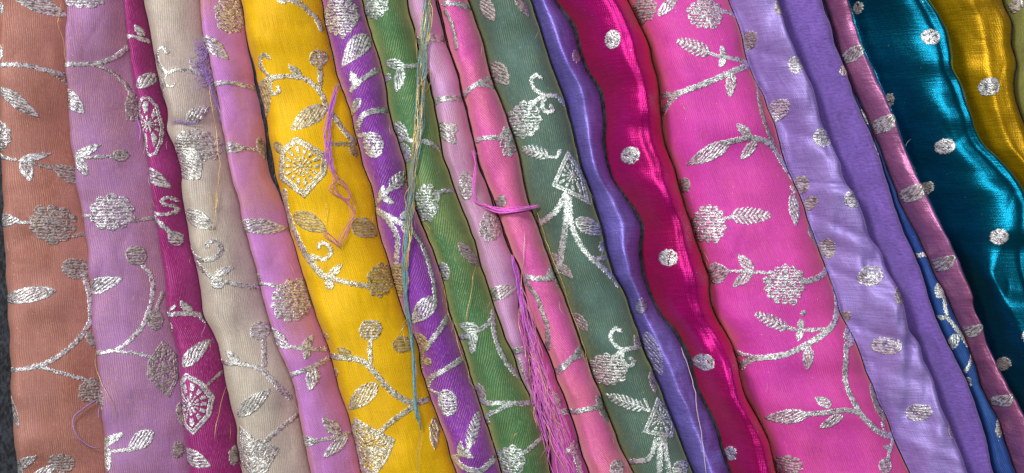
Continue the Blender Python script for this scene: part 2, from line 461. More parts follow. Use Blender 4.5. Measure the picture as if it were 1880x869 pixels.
add('lilac', Fabric('b8', 'b9', .026, .3, .6, seed=9, wr_amp=.9),
    'pale lilac pink fabric with silver bands between green and pink fabrics',
    c1='#c996c8', c2='#c08cac', sheen='#e0b8a8', sheen_w=.5, sheen_r=.5, rib_ang=.05, spec=.25)
add('frayed', Fabric('b9', 'b9x', .020, .3, .6, seed=10, wr_amp=1.4, wr_scale=25),
    'frayed raw-edged pink fabric with a loose magenta fringe',
    c1='#cc5aa4', c2='#b048b0', sheen='#e0a0b0', sheen_w=.4, rib_ang=.1, spec=.25)
add('pink', Fabric('b9x', 'b10', .030, .3, .6, seed=11, wr_amp=1.1),
    'rose pink brocade fabric beside the dark grey-green one',
    c1='#d956b0', c2='#da6c98', sheen='#f8b8a0', sheen_w=.7, sheen_r=.45, rib_ang=.6, spec=.25, shot=.4)
add('darkgreen', Fabric('b10', 'b11', .028, .55, .4, seed=12, kl=.6, wr_amp=1.3, wr_scale=55),
    'dark grey-green brocade fabric with scrolling silver flowers',
    c1='#527068', c2='#466058', sheen='#b0b060', sheen_w=.8, sheen_r=.42, rib_ang=-.1, rib_amt=.26, spec=.25, shot=.3)
add('periwinkle', Fabric('b11', 'b12l', .022, .5, .6, kl=.7, kr=.7, seed=13, wr_amp=1.2, wr_scale=30, ridges=((.42, .16, 3.5, .12),)),
    'periwinkle blue satin fabric in the shadow of the dotted magenta one',
    c1='#8878d2', c2='#7868c2', rough=.45, metal=.45, spec=.5, rib_amt=.08, fleck=.15, crumple=.3, bump=.35, aniso=.3, satin=True)
add('magenta', Fabric('b12', 'b13', .044, .58, .35, kl=.95, kr=.7, seed=14, wr_amp=.6, wr_scale=40, ridges=((.56, .07, 1.6, .05), (.70, .06, 1.6, .05), (.25, .12, 1.5, .08))),
    'wavy magenta satin fabric with round silver dots and orange edge',
    c1='#c4087e', c2='#be0e68', rough=.40, metal=.62, sheen='#f05030', sheen_w=.4, sheen_r=.45, spec=.5, rib_amt=.22, fleck=.2, rib_ang=-.35, bump=.4, satin=True)
add('hotpink', Fabric('b13', 'b14', .030, .3, .35, seed=15, wr_amp=1.8, wr_scale=80),
    'widest fabric, hot pink brocade with long silver vines and flowers',
    c1='#d040ac', c2='#d84ca0', sheen='#ff9858', sheen_w=.8, sheen_r=.45, rib_ang=.05, spec=.25, rib_amt=.1, fleck=.15, patch=10, shot=.2)
add('lavender', Fabric('b14', 'b15', .028, .8, .16, kl=1.25, seed=16, wr_amp=4.6, wr_scale=40, cross=((338, .1, 5, -5), (352, .1, 12, 3), (180, .4, 18, 2.5), (470, .5, 16, -3), (560, .3, 16, 2.5), (690, .4, 18, -4), (100, .5, 14, -3.5), (250, .5, 15, -4), (420, .6, 12, -4), (520, .5, 12, -4), (620, .5, 13, -4), (770, .5, 14, -3.5), (830, .4, 13, 2.5))),
    'crumpled light lavender satin fabric with silver blossoms and a ruffled edge',
    c1='#aa94dc', c2='#987ec8', rough=.5, metal=.2, spec=.5, rib_amt=.05, fleck=.1, crumple=.25, bump=.4, sheen='#e0d0f0', sheen_w=.3, satin=True)
add('velvet', Fabric('b15', 'b16', .022, .6, .25, kl=1.0, seed=17, wr_amp=1.2),
    'plain violet velvety fabric between the crumpled lavender and blue ones',
    c1='#7f5fb6', c2='#7254a4', sheen='#c8b0f0', sheen_w=.6, sheen_r=.5, rough=.85, rib_amt=.04, fleck=.0, bump=.6, pile=True)
add('blue', Fabric('b16', 'b17', .012, .3, .4, seed=18, wr_amp=.3),
    'narrow royal blue fabric showing between violet and pink fabrics',
    c1='#26508f', c2='#23408a', sheen='#6080b0', sheen_w=.2, spec=.25, fleck=.1, shot=.2)
add('rosesatin', Fabric('b17', 'b18', .031, .6, .35, kl=.7, seed=19, wr_amp=1.0, wr_scale=22, ridges=((.68, .1, 1.5, .05),)),
    'slim dusty rose satin fabric beside the dark teal one',
    c1='#c47cae', c2='#a8648c', rough=.4, metal=.5, spec=.5, rib_amt=.06, fleck=.1, crumple=.35, bump=.35, satin=True)
crest = curve([(-80, 1620), (0, 1668), (34, 1690), (68, 1712), (136, 1722), (204, 1736), (272, 1762), (320, 1803), (370, 1840), (420, 1846), (470, 1824), (500, 1815), (540, 1832), (600, 1866), (700, 1915), (869, 1960), (950, 1985)])
add('teal', Fabric('b18', 'b19', .042, crest, .14, kl=1.6, seed=20, wr_amp=.5, wr_scale=70, ridges=((.80, .05, -1.4, .02),)),
    'dark teal satin fabric with silver dots and a bright wavy edge',
    c1='#067a98', c2='#066a86', rough=.36, metal=.93, spec=.5, sheen='#70c0a0', sheen_w=.12, rib_amt=.1, fleck=.1, rib=.0014, rib_ang=.2, bump=.3, satin=True)
add('mustard', Fabric('b19', 'b20', .026, .55, .4, kl=1.1, kr=.7, seed=21, wr_amp=.7, wr_scale=40, ridges=((.42, .09, 2.4, .04), (.75, .08, 2.8, .04))),
    'mustard gold satin fabric with a large silver dot',
    c1='#d0a00a', c2='#bc9010', rough=.42, metal=.65, spec=.5, rib_amt=.12, fleck=.2, rib=.0014, rib_ang=-.4, bump=.4, satin=True)
add('olive', Fabric('b20', 'b21', .024, .2, .4, seed=22),
    'olive green brocade fabric at the far end past the mustard one',
    c1='#8c8f4c', c2='#7c8048', sheen='#c0c080', sheen_w=.3, spec=.25)

# heights of the cloth tops on a lattice, for whatever lies on them
_U0, _ST = -40, 2.0
_gu = np.arange(_U0, 2000, _ST); _gv = np.arange(-80, 950, _ST)
_GU, _GV = np.meshgrid(_gu, _gv)
_HM = np.full(_GU.shape, 0.0006)
for f in FAB.values():
    vs = _gv
    lo = f.L(vs).min(); hi = f.R(vs).max()
    sel = (_gu >= lo - 2) & (_gu <= hi + 2)
    if not sel.any(): continue
    uu = _GU[:, sel]; vv = _GV[:, sel]
    t, w = f.t(uu, vv)
    _HM[:, sel] = np.where((t >= 0) & (t <= 1) & (w > 1), np.maximum(_HM[:, sel], f.z(uu, vv)), _HM[:, sel])

def surf(u, v):
    """height of the cloth tops at a spot, over all fabrics"""
    x = min(max((u - _U0) / _ST, 0), len(_gu) - 2.001); y = min(max((v + 80) / _ST, 0), len(_gv) - 2.001)
    i, j = int(x), int(y)
    return float(_HM[j:j + 2, i:i + 2].max())
# ------------------------------------------------------------------ woven silver motifs, each a thin raised patch of metal yarn on its fabric
SILVER = silver_material('silver_yarn', '#ffffff', '#807a7e', metal=.5, rough=.33)
SHADED = silver_material('shaded_silver_yarn', '#cec6c0', '#7a6e6c', metal=.45, rough=.5)  # same silver yarn, darker copy: shading of turned-away motifs put into the colour
GOLDEN = silver_material('pale_gold_yarn', '#f8f2de', '#907e48', metal=.5, rough=.33)
SHADED_TAN = silver_material('shaded_tan_yarn', '#d4c292', '#8c784a', metal=.4, rough=.5)  # tan copy of the metal yarn, with the shade of dim motifs painted in
PALE = silver_material('pale_yarn', '#f6f5f0', '#8a847c', metal=.5, rough=.33)
GREENISH = silver_material('greenish_yarn', '#f8fffa', '#78897f', metal=.5, rough=.33)
G = 1.3

def polydist(px, py, pts):
    """distance to a polyline and arc length along it"""
    best = np.full(px.shape, 1e9); arc = np.zeros(px.shape); acc = 0.0
    for (x0, y0), (x1, y1) in zip(pts[:-1], pts[1:]):
        dx, dy = x1 - x0, y1 - y0; L2 = dx * dx + dy * dy + 1e-9
        h = np.clip(((px - x0) * dx + (py - y0) * dy) / L2, 0, 1)
        d = np.hypot(px - x0 - h * dx, py - y0 - h * dy)
        sel = d < best
        best = np.where(sel, d, best); arc = np.where(sel, acc + h * math.sqrt(L2), arc)
        acc += math.sqrt(L2)
    return best, arc, acc

def smooth_pts(pts, n=6):
    if len(pts) < 3: return [tuple(map(float, p)) for p in pts]
    P = [pts[0]] + list(pts) + [pts[-1]]
    out = []
    for i in range(1, len(P) - 2):
        p0, p1, p2, p3 = [np.array(q, float) for q in P[i - 1:i + 3]]
        for j in range(n):
            t = j / n
            out.append(tuple(0.5 * ((2 * p1) + (-p0 + p2) * t + (2 * p0 - 5 * p1 + 4 * p2 - p3) * t**2 + (-p0 + 3 * p1 - 3 * p2 + p3) * t**3)))
    out.append(tuple(map(float, pts[-1])))
    return out

MS = [0]
def patch(fab, name, box, fn, mat, ang=0.0, lift=0.00035):
    """fn(px,py) -> (inside value, relief 0..1); negative is inside"""
    f = FAB[fab]
    MS[0] += 1
    x0, y0, x1, y1 = box
    x0 -= 3; y0 -= 3; x1 += 3; y1 += 3
    # stitches follow the cloth: the lattice leans with the fabric
    y0 = max(y0, V0 + 4); y1 = min(y1, V1 - 4)
    xs = np.arange(x0, x1 + G, G); ys = np.arange(y0, y1 + G, G)
    if len(xs) < 2 or len(ys) < 2: return None
    GX, GY = np.meshgrid(xs, ys)
    cx = (GX[:-1, :-1] + GX[1:, 1:]) / 2; cy = (GY[:-1, :-1] + GY[1:, 1:]) / 2
    jag = vnoise(cx / 4.2 + cy / 6 + MS[0], cy / 2.2 - cx / 5) * 2.3
    d, _ = fn(cx, cy)
    ins = d + jag < 0
    w = f.R(cy) - f.L(cy)
    ins &= (cx > f.L(cy) + 3.0) & (cx < f.R(cy) - 3.0)
    if ins.sum() < 6: return None
    ny, nx = GX.shape
    used = np.zeros((ny, nx), bool)
    used[:-1, :-1] |= ins; used[1:, :-1] |= ins; used[:-1, 1:] |= ins; used[1:, 1:] |= ins
    idx = -np.ones((ny, nx), int); idx[used] = np.arange(used.sum())
    u = GX[used]; v = GY[used]
    _, rel = fn(u, v)
    e = 1.0
    z = f.z(u, v)
    gx = (f.z(u + e, v) - f.z(u - e, v)) / (2 * e * S)
    gy = -(f.z(u, v + e) - f.z(u, v - e)) / (2 * e * S)
    gx = np.clip(gx, -3, 3); gy = np.clip(gy, -3, 3)
    nn = np.sqrt(1 + gx**2 + gy**2)
    N = np.stack([-gx / nn, -gy / nn, 1 / nn], -1)
    off = lift + 0.00028 * rel
    P = np.stack([X(u), Y(v), z], -1) + N * off[:, None]
    q = np.argwhere(ins)
    j = q[:, 0]; i = q[:, 1]
    F = np.stack([idx[j + 1, i], idx[j + 1, i + 1], idx[j, i + 1], idx[j, i]], -1).tolist()
    # rim: the patch's edge turns down into the cloth
    pad = np.zeros((ins.shape[0] + 2, ins.shape[1] + 2), bool); pad[1:-1, 1:-1] = ins
    low = {}
    Pl = []
    n0 = len(P)
    def lo(a):
        if a not in low:
            low[a] = n0 + len(Pl)
            Pl.append(P[a] - N[a] * (off[a] + 0.0002))
        return low[a]
    for (jj, ii) in q:
        a, b, c, dd = idx[jj, ii], idx[jj, ii + 1], idx[jj + 1, ii + 1], idx[jj + 1, ii]
        for (ok, p0, p1) in ((pad[jj, ii + 1], a, b), (pad[jj + 2, ii + 1], c, dd), (pad[jj + 1, ii], dd, a), (pad[jj + 1, ii + 2], b, c)):
            if not ok:
                F.append((int(p0), int(p1), lo(int(p1)), lo(int(p0))))
    ca, sa = math.cos(ang), math.sin(ang)
    UVa = np.stack([(u * ca + v * sa) * S, (-u * sa + v * ca) * S], -1)
    if Pl:
        P = np.concatenate([P, np.array(Pl)])
        back = np.empty(len(Pl), int)
        for a, b in low.items(): back[b - n0] = a
        UVa = np.concatenate([UVa, UVa[back]])
    mu, mv = float(u.mean()), float(v.mean())
    return mesh_obj(name, P, F, mat, f.obj, (X(mu), Y(mv), float(z.mean())), UVa, smooth=True)

def stripes(px, py, ang, pitch, ph=0.0):
    q = px * math.cos(ang) + py * math.sin(ang)
    wob = vnoise(px / 9.0 + ph, py / 9.0) * 0.5
    return np.sin(2 * math.pi * (q / pitch + wob) + ph)

CUR = [None, SILVER]
def on(fab, mat=None): CUR[0] = fab; CUR[1] = mat or SILVER

def V(w, *pts, m=None, n='woven_vine'):
    pts = [(float(a), float(b)) for a, b in pts]
    if len(pts) >= 3: pts = smooth_pts(pts)
    xs = [p[0] for p in pts]; ys = [p[1] for p in pts]
    hw = w * .5
    def fn(px, py):
        d, arc, tot = polydist(px, py, pts)
        st = np.sin(2 * math.pi * (arc + d * 1.1) / 4.6)
        gap = np.where((st < -0.93) & (d > hw * .35), 1.5, 0)
        return d - hw + gap, 0.5 + 0.5 * st
    dx, dy = pts[-1][0] - pts[0][0], pts[-1][1] - pts[0][1]
    patch(CUR[0], n, (min(xs) - hw, min(ys) - hw, max(xs) + hw, max(ys) + hw), fn, m or CUR[1], math.atan2(dy, dx) + .6)

def L(x0, y0, x1, y1, w, m=None, fat=.8, n='woven_leaf'):
    dx, dy = x1 - x0, y1 - y0; ln = math.hypot(dx, dy); a = math.atan2(dy, dx); hw = w * .5
    big = w >= 17
    def fn(px, py):
        s = ((px - x0) * dx + (py - y0) * dy) / (ln * ln)
        nrm = (-(px - x0) * dy + (py - y0) * dx) / ln
        sc = np.clip(s, 0, 1)
        env = hw * np.power(np.sin(np.pi * np.power(sc, fat)), .75)
        d = np.abs(nrm) - env
        d = np.where((s < 0) | (s > 1), 3.0, d)
        st = stripes(px, py, a + 1.2, 5.2, x0)
        if big:
            inner = d < -3.4
            d = np.where(inner & (st < -.70), 1.5, d)
        return d, 0.5 + 0.5 * st
    r = hw
    patch(CUR[0], n, (min(x0, x1) - r, min(y0, y1) - r, max(x0, x1) + r, max(y0, y1) + r), fn, m or CUR[1], a - .4)

def Fl(x, y, rx, ry, m=None, petals=10, scal=.10, n='woven_flower', ang=.5):
    ph = (x * 7 + y * 3) % 6.28
    small = petals <= 6
    def fn(px, py):
        ex = (px - x) / rx; ey = (py - y) / ry
        r = np.hypot(ex, ey); th = np.arctan2(ey, ex)
        if small:
            # a rounded bud: slightly heart-shaped, a little flat on one side
            rim = .93 + .07 * np.cos(th * 2 + ph) - .10 * np.exp(-((np.abs(th + 1.4)) / .35) ** 2)
        else:
            k = np.floor((th + math.pi) / (2 * math.pi) * petals)
            var = vnoise(k * 3.7 + ph, k * 1.9 + 4.0) * .22
            rim = 1 - scal + scal * np.abs(np.sin((th + math.pi) * petals / 2)) * 1.5 + var
        d = (r - rim) * min(rx, ry)
        st = stripes(px + 2.5 * np.sin(th * 3 + ph), py, ang + 1.1, 5.4, ph)
        sc = vnoise(px / 2.4 + ph, py / 3.0 - ph)
        if min(rx, ry) > 11:
            gap = (st + sc * 1.5 < (-.80 if small else -.72)) & (d < -1.8)
            d = np.where(gap, 1.5, d)
            if not small:
                pet = (np.abs(np.sin((th + math.pi) * petals / 2)) < .22) & (r > .5) & (sc < .12)
                d = np.where(pet, np.maximum(d, 1.0), d)
        return d, 0.5 + 0.5 * st
    patch(CUR[0], n, (x - rx * 1.15, y - ry * 1.15, x + rx * 1.15, y + ry * 1.15), fn, m or CUR[1], ang)

def Dot(x, y, rx, ry, m=None):
    def fn(px, py):
        r = np.hypot((px - x) / rx, (py - y) / ry)
        st = stripes(px, py, 2.2, 4.4, x)
        sc = vnoise(px / 2.2, py / 2.8 + x)
        d = (r - 1) * min(rx, ry)
        d = np.where((sc < -.33) & (d < -2), 1.5, d)
        return d, 0.5 + 0.5 * st
    patch(CUR[0], 'woven_dot', (x - rx, y - ry, x + rx, y + ry), fn, m or CUR[1], .6)

def Fe(x0, y0, x1, y1, w, m=None):
    """a wheat-ear spray: paired barbs along a rib"""
    dx, dy = x1 - x0, y1 - y0; ln = math.hypot(dx, dy); a = math.atan2(dy, dx); hw = w * .5
    def fn(px, py):
        s = ((px - x0) * dx + (py - y0) * dy) / ln
        nrm = (-(px - x0) * dy + (py - y0) * dx) / ln
        sn = np.clip(s / ln, 0, 1)
        env = hw * np.power(np.sin(np.pi * np.power(sn, .75)), .5)
        ch = np.sin(2 * math.pi * (s - np.abs(nrm) * 0.8) / 8.5)
        d = np.abs(nrm) - env + np.where(ch < 0, 3.5 * -ch, 0)
        d = np.where((ch < -.62) & (np.abs(nrm) > 1.6), 2.0, d)
        d = np.where((s < 0) | (s > ln), 3.0, d)
        return d, 0.5 + 0.5 * ch
    patch(CUR[0], 'woven_wheat_ear', (min(x0, x1) - hw, min(y0, y1) - hw, max(x0, x1) + hw, max(y0, y1) + hw), fn, m or CUR[1], a)

def Md(poly, cx, cy, m=None, band=8.0, rays=18, fill=0.0):
    """medallion: double woven border round a rosette of rays"""
    poly = [(float(a), float(b)) for a, b in poly]
    xs = [p[0] for p in poly]; ys = [p[1] for p in poly]
    R = min(math.hypot(px - cx, py - cy) for px, py in poly)
    def fn(px, py):
        d, arc, tot = polydist(px, py, poly + [poly[0]])
        inside = np.zeros(px.shape, bool)
        j = len(poly) - 1
        for i in range(len(poly)):
            xi, yi = poly[i]; xj, yj = poly[j]
            c = ((yi > py) != (yj > py)) & (px < (xj - xi) * (py - yi) / (yj - yi + 1e-9) + xi)
            inside ^= c; j = i
        sd = np.where(inside, -d, d)
        st = np.sin(2 * math.pi * arc / 5.5)
        border = (sd < 0) & (sd > -band)
        seam = (sd < -band * .45) & (sd > -band * .45 - 1.3)
        r = np.hypot(px - cx, py - cy); th = np.arctan2(py - cy, px - cx)
        lim = r / (r - sd - band + 1e-6)
        ray = (np.cos(th * rays) > -.1) & (lim > .30) & (lim < .93) & (np.abs(lim - .60) > .045)
        ray2 = (np.cos(th * rays * .5) > -.1) & (lim > .14) & (lim <= .30)
        core = r < 4
        v = np.full(px.shape, 2.0)
        v = np.where(border & ~(seam & (st > -.2)), -2.0, v)
        v = np.where((sd < -band) & (ray | ray2 | core), -2.0, v)
        if fill > 0:
            sc = vnoise(px / 2.6, py / 3.2 + cx)
            v = np.where((sd < -band) & (sc > .25 - fill), -2.0, v)
        v = np.where(sd > -1.0, np.maximum(v, sd + 1.0), v)
        return v, 0.5 + 0.5 * st
    patch(CUR[0], 'woven_medallion', (min(xs), min(ys), max(xs), max(ys)), fn, m or CUR[1], .5)

# ---- salmon
on('salmon')
L(22,-12,112,24,30,fat=.9); Fl(2,18,12,13); L(9,114,7,84,15)
V(8,(-12,131),(0,127),(25,122),(55,122),(85,129),(113,132)); V(6,(82,129),(98,138),(113,150),m=SHADED)
L(10,165,70,215,24); Fl(3,250,24,26)
V(6,(-8,284),(12,291),(32,294)); L(36,297,88,281,14); L(44,290,57,334,22); V(6,(58,299),(78,305),(95,309),m=SHADED); L(134,328,88,303,30,m=SHADED,fat=.6)
L(-8,406,40,404,24); V(6,(36,409),(58,410)); Fl(92,411,37,35,m=SHADED); V(6,(124,435),(134,431),(145,429),m=SHADED)
Fl(128,494,23,20,m=SHADED,petals=3,scal=.2); V(8,(140,508),(149,540),(152,580),(150,596),(136,624),(112,650),(85,667),(61,674),(30,678),(4,681)); V(6,(66,670),(102,682),(136,696),(160,706)); L(148,612,160,642,14,m=SHADED)
Fl(158,722,18,24,m=SHADED); L(100,534,-4,552,28,fat=.8); L(12,726,43,782,22,m=SHADED)
L(26,862,74,834,18); L(30,872,52,850,14); Fl(112,852,22,18,m=SHADED); L(60,880,105,852,18)
# ---- mauve
on('mauve')
Fl(148,-2,37,18); V(8,(114,124),(140,120),(170,118),(190,110),(208,98),(220,82)); V(6,(178,120),(205,135),(222,155),(232,182),m=SHADED)
L(116,166,160,210,30); Fl(232,194,12,24,m=SHADED); L(143,291,188,265,16); L(148,290,164,324,20); V(6,(162,291),(198,288),(212,290)); Fl(218,285,12,13,m=SHADED,petals=3)
Fl(204,391,36,33); V(6,(142,398),(170,397)); V(6,(234,406),(255,403),(276,398),m=SHADED)
Fl(243,469,17,22,m=SHADED,petals=3,scal=.15); V(7,(254,490),(266,505),(271,530),(268,560),(261,590),(255,604),(235,628),(211,643),(166,650)); V(6,(216,645),(252,650),(274,658)); Fl(277,590,14,19,m=SHADED,petals=5)
Md([(268,664),(290,626),(312,655),(316,700),(303,735),(284,716),(266,692)],293,684,m=SHADED,band=6,rays=12,fill=.2)
L(154,534,223,511,28); L(188,816,231,793,16); L(194,812,206,864,22); V(7,(206,827),(250,824)); L(236,828,278,792,32,fat=1.3); L(318,745,324,790,14,m=SHADED); Fl(317,832,9,15,m=SHADED); Fl(183,735,12,19,m=SHADED)
V(6,(286,540),(270,600),m=SHADED)
# ---- plum
on('plum')
L(256,63,245,44,12); V(8,(226,66),(245,67),(264,71)); L(253,162,279,129,22)
Md([(250,196),(258,178),(272,176),(285,192),(291,225),(294,262),(288,284),(276,290),(264,280),(252,250),(248,222)],270,228,band=5.5,rays=11)
L(264,310,309,345,24); V(6,(317,368),(306,362),(297,369),(303,376),(316,379),(317,389),(300,394),(277,391)); V(8,(278,396),(293,409),(307,423),(318,433)); Fl(318,438,13,14,petals=5)
V(8,(299,579),(327,577),(352,579),(368,592)); L(345,575,329,553,13); Fl(309,602,5,8); L(335,674,378,625,26)
Md([(341,683),(371,700),(392,730),(387,764),(358,799),(334,783),(321,745),(325,707)],351,742,band=9,rays=13)
L(331,829,387,856,30); Fl(422,842,7,19,m=SHADED); V(5,(378,708),(398,688),m=SHADED); Fl(294,539,4,10); L(322,560,312,572,6)
# ---- beige
on('beige', PALE)
V(7,(309,98),(301,89),(291,95),(291,112),(301,128),(310,136),(325,129),(345,131),(368,134)); L(364,132,346,110,15); V(5,(310,138),(306,152),(316,162),(324,156)); L(346,224,380,194,24); Fl(294,165,10,24,m=SHADED)
Fl(360,270,40,30,petals=14); L(330,284,368,330,60,fat=.6); L(340,386,396,421,30)
V(8,(383,452),(386,445),(397,443),(406,452),(406,464),(393,475),(375,477),(358,471)); V(8,(345,456),(361,481),(381,501),(400,513),(430,522),(468,530)); L(396,506,428,490,14); Fl(401,521,12,11,petals=5)
Fl(472,609,16,20,petals=5); V(8,(479,628),(481,650),(483,672)); V(8,(393,665),(443,668),(477,679),(497,699),(527,735)); L(440,664,415,644,14); L(437,764,496,714,28)
Md([(439,780),(477,806),(513,825),(492,866),(470,880),(436,846)],470,838,band=9,fill=.2); V(7,(488,810),(510,790),(540,768)); V(5,(330,440),(345,462),m=SHADED)
# ---- orchid
on('orchid')
Fl(417,24,24,34); L(374,68,418,110,26); V(8,(388,158),(419,152),(458,157)); L(406,272,450,272,20); V(6,(445,272),(476,275)); L(438,412,522,420,28)
V(6,(474,521),(492,522),(513,527)); Fl(536,552,34,37,petals=12); Fl(474,512,6,10,m=SHADED)
L(492,605,534,640,24); V(7,(528,634),(559,641),(598,645)); L(556,644,571,617,14); L(566,642,560,660,11); V(8,(523,692),(552,682),(579,672),(602,660)); L(577,676,569,718,22)
L(550,811,584,808,20); V(7,(572,810),(600,806),(636,802)); L(622,800,591,768,20); L(634,806,594,840,20); L(462,60,440,20,16,m=SHADED); L(468,250,478,290,12,m=SHADED)
# ---- yellow
on('yellow', GOLDEN)
V(9,(505,-8),(530,0),(550,6),(566,20),(577,30),(584,48)); Fl(519,2,10,7)
V(7,(495,107),(487,101),(479,109),(480,123),(490,136),(501,144)); V(9,(474,158),(484,149),(501,143),(528,140),(555,143),(576,157),(589,174),(597,196),(608,210),(623,232),(644,258)); V(7,(500,145),(496,162),(503,172),(512,169),(510,161))
L(552,140,529,119,14); Fl(581,104,17,18,petals=3,scal=.12); V(8,(583,122),(585,138),(584,156)); L(484,150,485,214,26,m=SHADED_TAN); L(596,194,535,239,34)
Md([(546,250),(604,284),(601,320),(561,366),(511,328),(516,276)],556,306,band=12,rays=14)
V(12,(522,352),(524,385),(545,436),(562,467),(586,498),(604,512)); L(540,392,601,425,32,m=SHADED_TAN); V(8,(585,455),(592,446),(604,451),(608,466),(594,476),(574,470)); L(602,512,629,484,14); Fl(606,522,9,11,petals=4); V(9,(610,510),(634,518),(675,526)); Fl(695,515,22,31,m=SHADED_TAN); L(645,406,687,434,36,m=SHADED_TAN)
V(8,(608,264),(630,263),(650,262),m=SHADED_TAN); L(505,262,525,285,16,m=SHADED_TAN); L(640,266,650,288,12,m=SHADED_TAN)
Fl(680,606,23,20,petals=3,scal=.12); V(9,(680,624),(679,645),(681,664)); V(11,(604,655),(637,656),(668,663),(689,685),(709,709),(736,733),(760,742),(790,737)); L(646,656,622,637,17,m=SHADED_TAN); L(693,704,640,751,34)
V(10,(758,748),(723,771),(697,793)); Md([(652,764),(728,806),(714,842),(692,872),(660,870),(640,794)],684,822,band=12,fill=.24); L(720,629,756,642,30,m=SHADED_TAN); L(794,772,797,830,17); Fl(614,685,6,8,m=SHADED_TAN); L(590,612,604,622,10,m=SHADED_TAN)
# ---- purple
on('purple')
Fl(625,28,31,38,m=PALE,petals=13); L(673,62,627,122,36,fat=.65); V(9,(690,126),(668,146),(646,166)); L(656,160,645,132,16); L(663,181,643,210,17,m=PALE); V(10,(714,199),(692,203),(668,212),(654,236)); Fl(685,266,22,25,petals=3,scal=.18); V(7,(652,250),(668,247),(680,250))
V(9,(679,381),(702,361),(722,342)); Fe(716,347,747,312,24); L(700,367,704,340,13); L(700,360,724,374,13)
V(11,(680,382),(709,396),(745,414)); V(10,(694,390),(716,408),(731,440),(726,484)); Fl(729,515,22,32,m=SHADED_TAN,petals=9); V(6,(752,420),(774,450),(791,501),(797,535),(799,562)); L(799,546,755,594,34)
V(10,(825,578),(808,604),(782,640)); L(783,642,767,612,18,m=SHADED_TAN); V(6,(777,640),(772,660),(771,680),m=SHADED_TAN); Fl(784,666,7,8,m=SHADED_TAN); V(10,(847,662),(818,679),(791,696),(780,716)); Fl(821,740,20,26,petals=3,scal=.18); V(5,(784,719),(796,722),(808,726))
V(9,(834,843),(852,831),(864,815)); Fe(860,820,878,760,22); L(845,840,846,810,12); L(846,828,870,841,14); V(11,(833,845),(852,860),(880,866),(893,858),(906,848)); L(735,400,756,388,14); L(738,415,758,440,10)
# ---- green
on('green', GREENISH)
Fl(692,10,22,26); V(8,(765,118),(740,124)); L(744,124,706,112,20); L(738,124,727,170,20); Fl(710,140,7,7)
L(724,222,750,258,20); V(8,(731,255),(763,260),(784,261),(812,274)); Fl(746,283,8,15); L(740,262,728,282,12)
Fl(784,372,22,36,petals=8); V(7,(804,356),(818,350),(836,352)); L(841,446,879,490,20,m=SHADED); Fl(813,499,14,18,petals=5)
L(880,608,843,596,22); V(7,(870,612),(895,596),(908,578)); L(870,608,866,652,18); L(862,614,842,624,12)
V(8,(904,574),(908,617),(924,658),(947,689),(968,712)); V(9,(874,732),(889,741),(920,740),(975,743)); V(8,(936,744),(903,758),(892,772)); L(876,706,891,738,16,m=SHADED)
Fl(938,846,26,28,petals=9); V(8,(954,837),(976,822),(1000,806)); L(890,768,898,782,8)
# ---- pale lilac
on('lilac', PALE)
V(14,(762,72),(790,70),(819,68)); V(10,(790,189),(815,181),(848,179)); L(806,224,836,266,26); Fl(856,340,15,27,petals=6); Fl(900,418,20,26,petals=8); L(884,548,950,528,26,fat=1.); V(10,(936,648),(972,640)); Fl(998,781,12,13); V(5,(952,660),(968,700)); Fl(832,236,8,10)
# ---- frayed
on('frayed')
V(11,(1022,757),(1046,761)); L(1014,722,1030,750,16); V(12,(1046,830),(1058,840),(1066,872)); Fl(1056,826,8,12)
# ---- pink
on('pink')
V(9,(815,7),(835,8),(860,11)); V(6,(818,20),(832,51),(839,90),m=SHADED); V(9,(852,172),(879,153),(904,140)); V(7,(878,157),(912,157)); V(9,(868,258),(890,254),(916,254)); Fl(934,258,17,28,petals=9); Fl(920,370,10,11,m=SHADED)
V(10,(966,508),(990,512),(1024,510)); L(1006,512,1022,488,16); V(8,(966,518),(985,545),(998,580),(1005,600),(1007,640),m=SHADED); V(11,(1019,688),(1043,665),(1073,639)); V(7,(1048,659),(1078,655)); V(10,(1044,760),(1070,753),(1104,747)); L(1096,728,1119,780,15,m=SHADED); Fl(1132,864,15,20,petals=6); L(1022,512,1034,536,10,m=SHADED)
# ---- dark green
on('darkgreen', GREENISH)
L(884,-6,908,38,24,m=SHADED); L(946,-8,972,30,16,m=SHADED); L(900,112,934,154,32,m=SHADED)
V(8,(993,143),(985,138),(976,146),(979,160),(992,171),(1004,176),(1022,175),(1038,188)); V(8,(1000,178),(996,196),(1004,206),(1015,202),(1012,195)); V(9,(1000,175),(986,184),(976,193)); Fl(964,218,30,33,petals=11)
Fe(1008,287,958,270,24); V(6,(1004,288),(1022,288),(1030,276)); V(6,(1022,290),(1026,279))
Md([(1043,274),(1072,312),(1086,377),(1012,342),(1030,300)],1052,322,band=9,rays=12)
V(11,(1038,358),(1020,389),(990,411)); V(11,(1041,362),(1039,409),(1033,453),(1026,498)); V(10,(1046,366),(1051,419),(1073,460),(1097,484),(1127,510),(1136,524)); L(1056,404,1112,430,30); V(7,(1088,477),(1116,473)); Fl(1107,453,7,9); L(1028,486,1052,512,16,m=SHADED); L(1028,480,1012,466,12,m=SHADED)
L(1054,578,1080,610,20,m=SHADED)
V(8,(1139,608),(1131,604),(1121,616),(1126,630),(1143,642),(1160,640),(1180,638)); V(8,(1142,646),(1144,664),(1155,673),(1164,666),(1158,658)); V(9,(1142,644),(1130,656),(1120,668)); Fl(1118,680,32,31,petals=11,m=PALE); L(1176,640,1166,616,14,m=SHADED); L(1198,684,1206,724,16,m=SHADED)
Fe(1184,750,1114,729,24); V(6,(1180,750),(1192,754),(1184,735)); Md([(1208,730),(1232,752),(1246,782),(1238,808),(1178,796),(1192,766)],1215,770,band=9,rays=12)
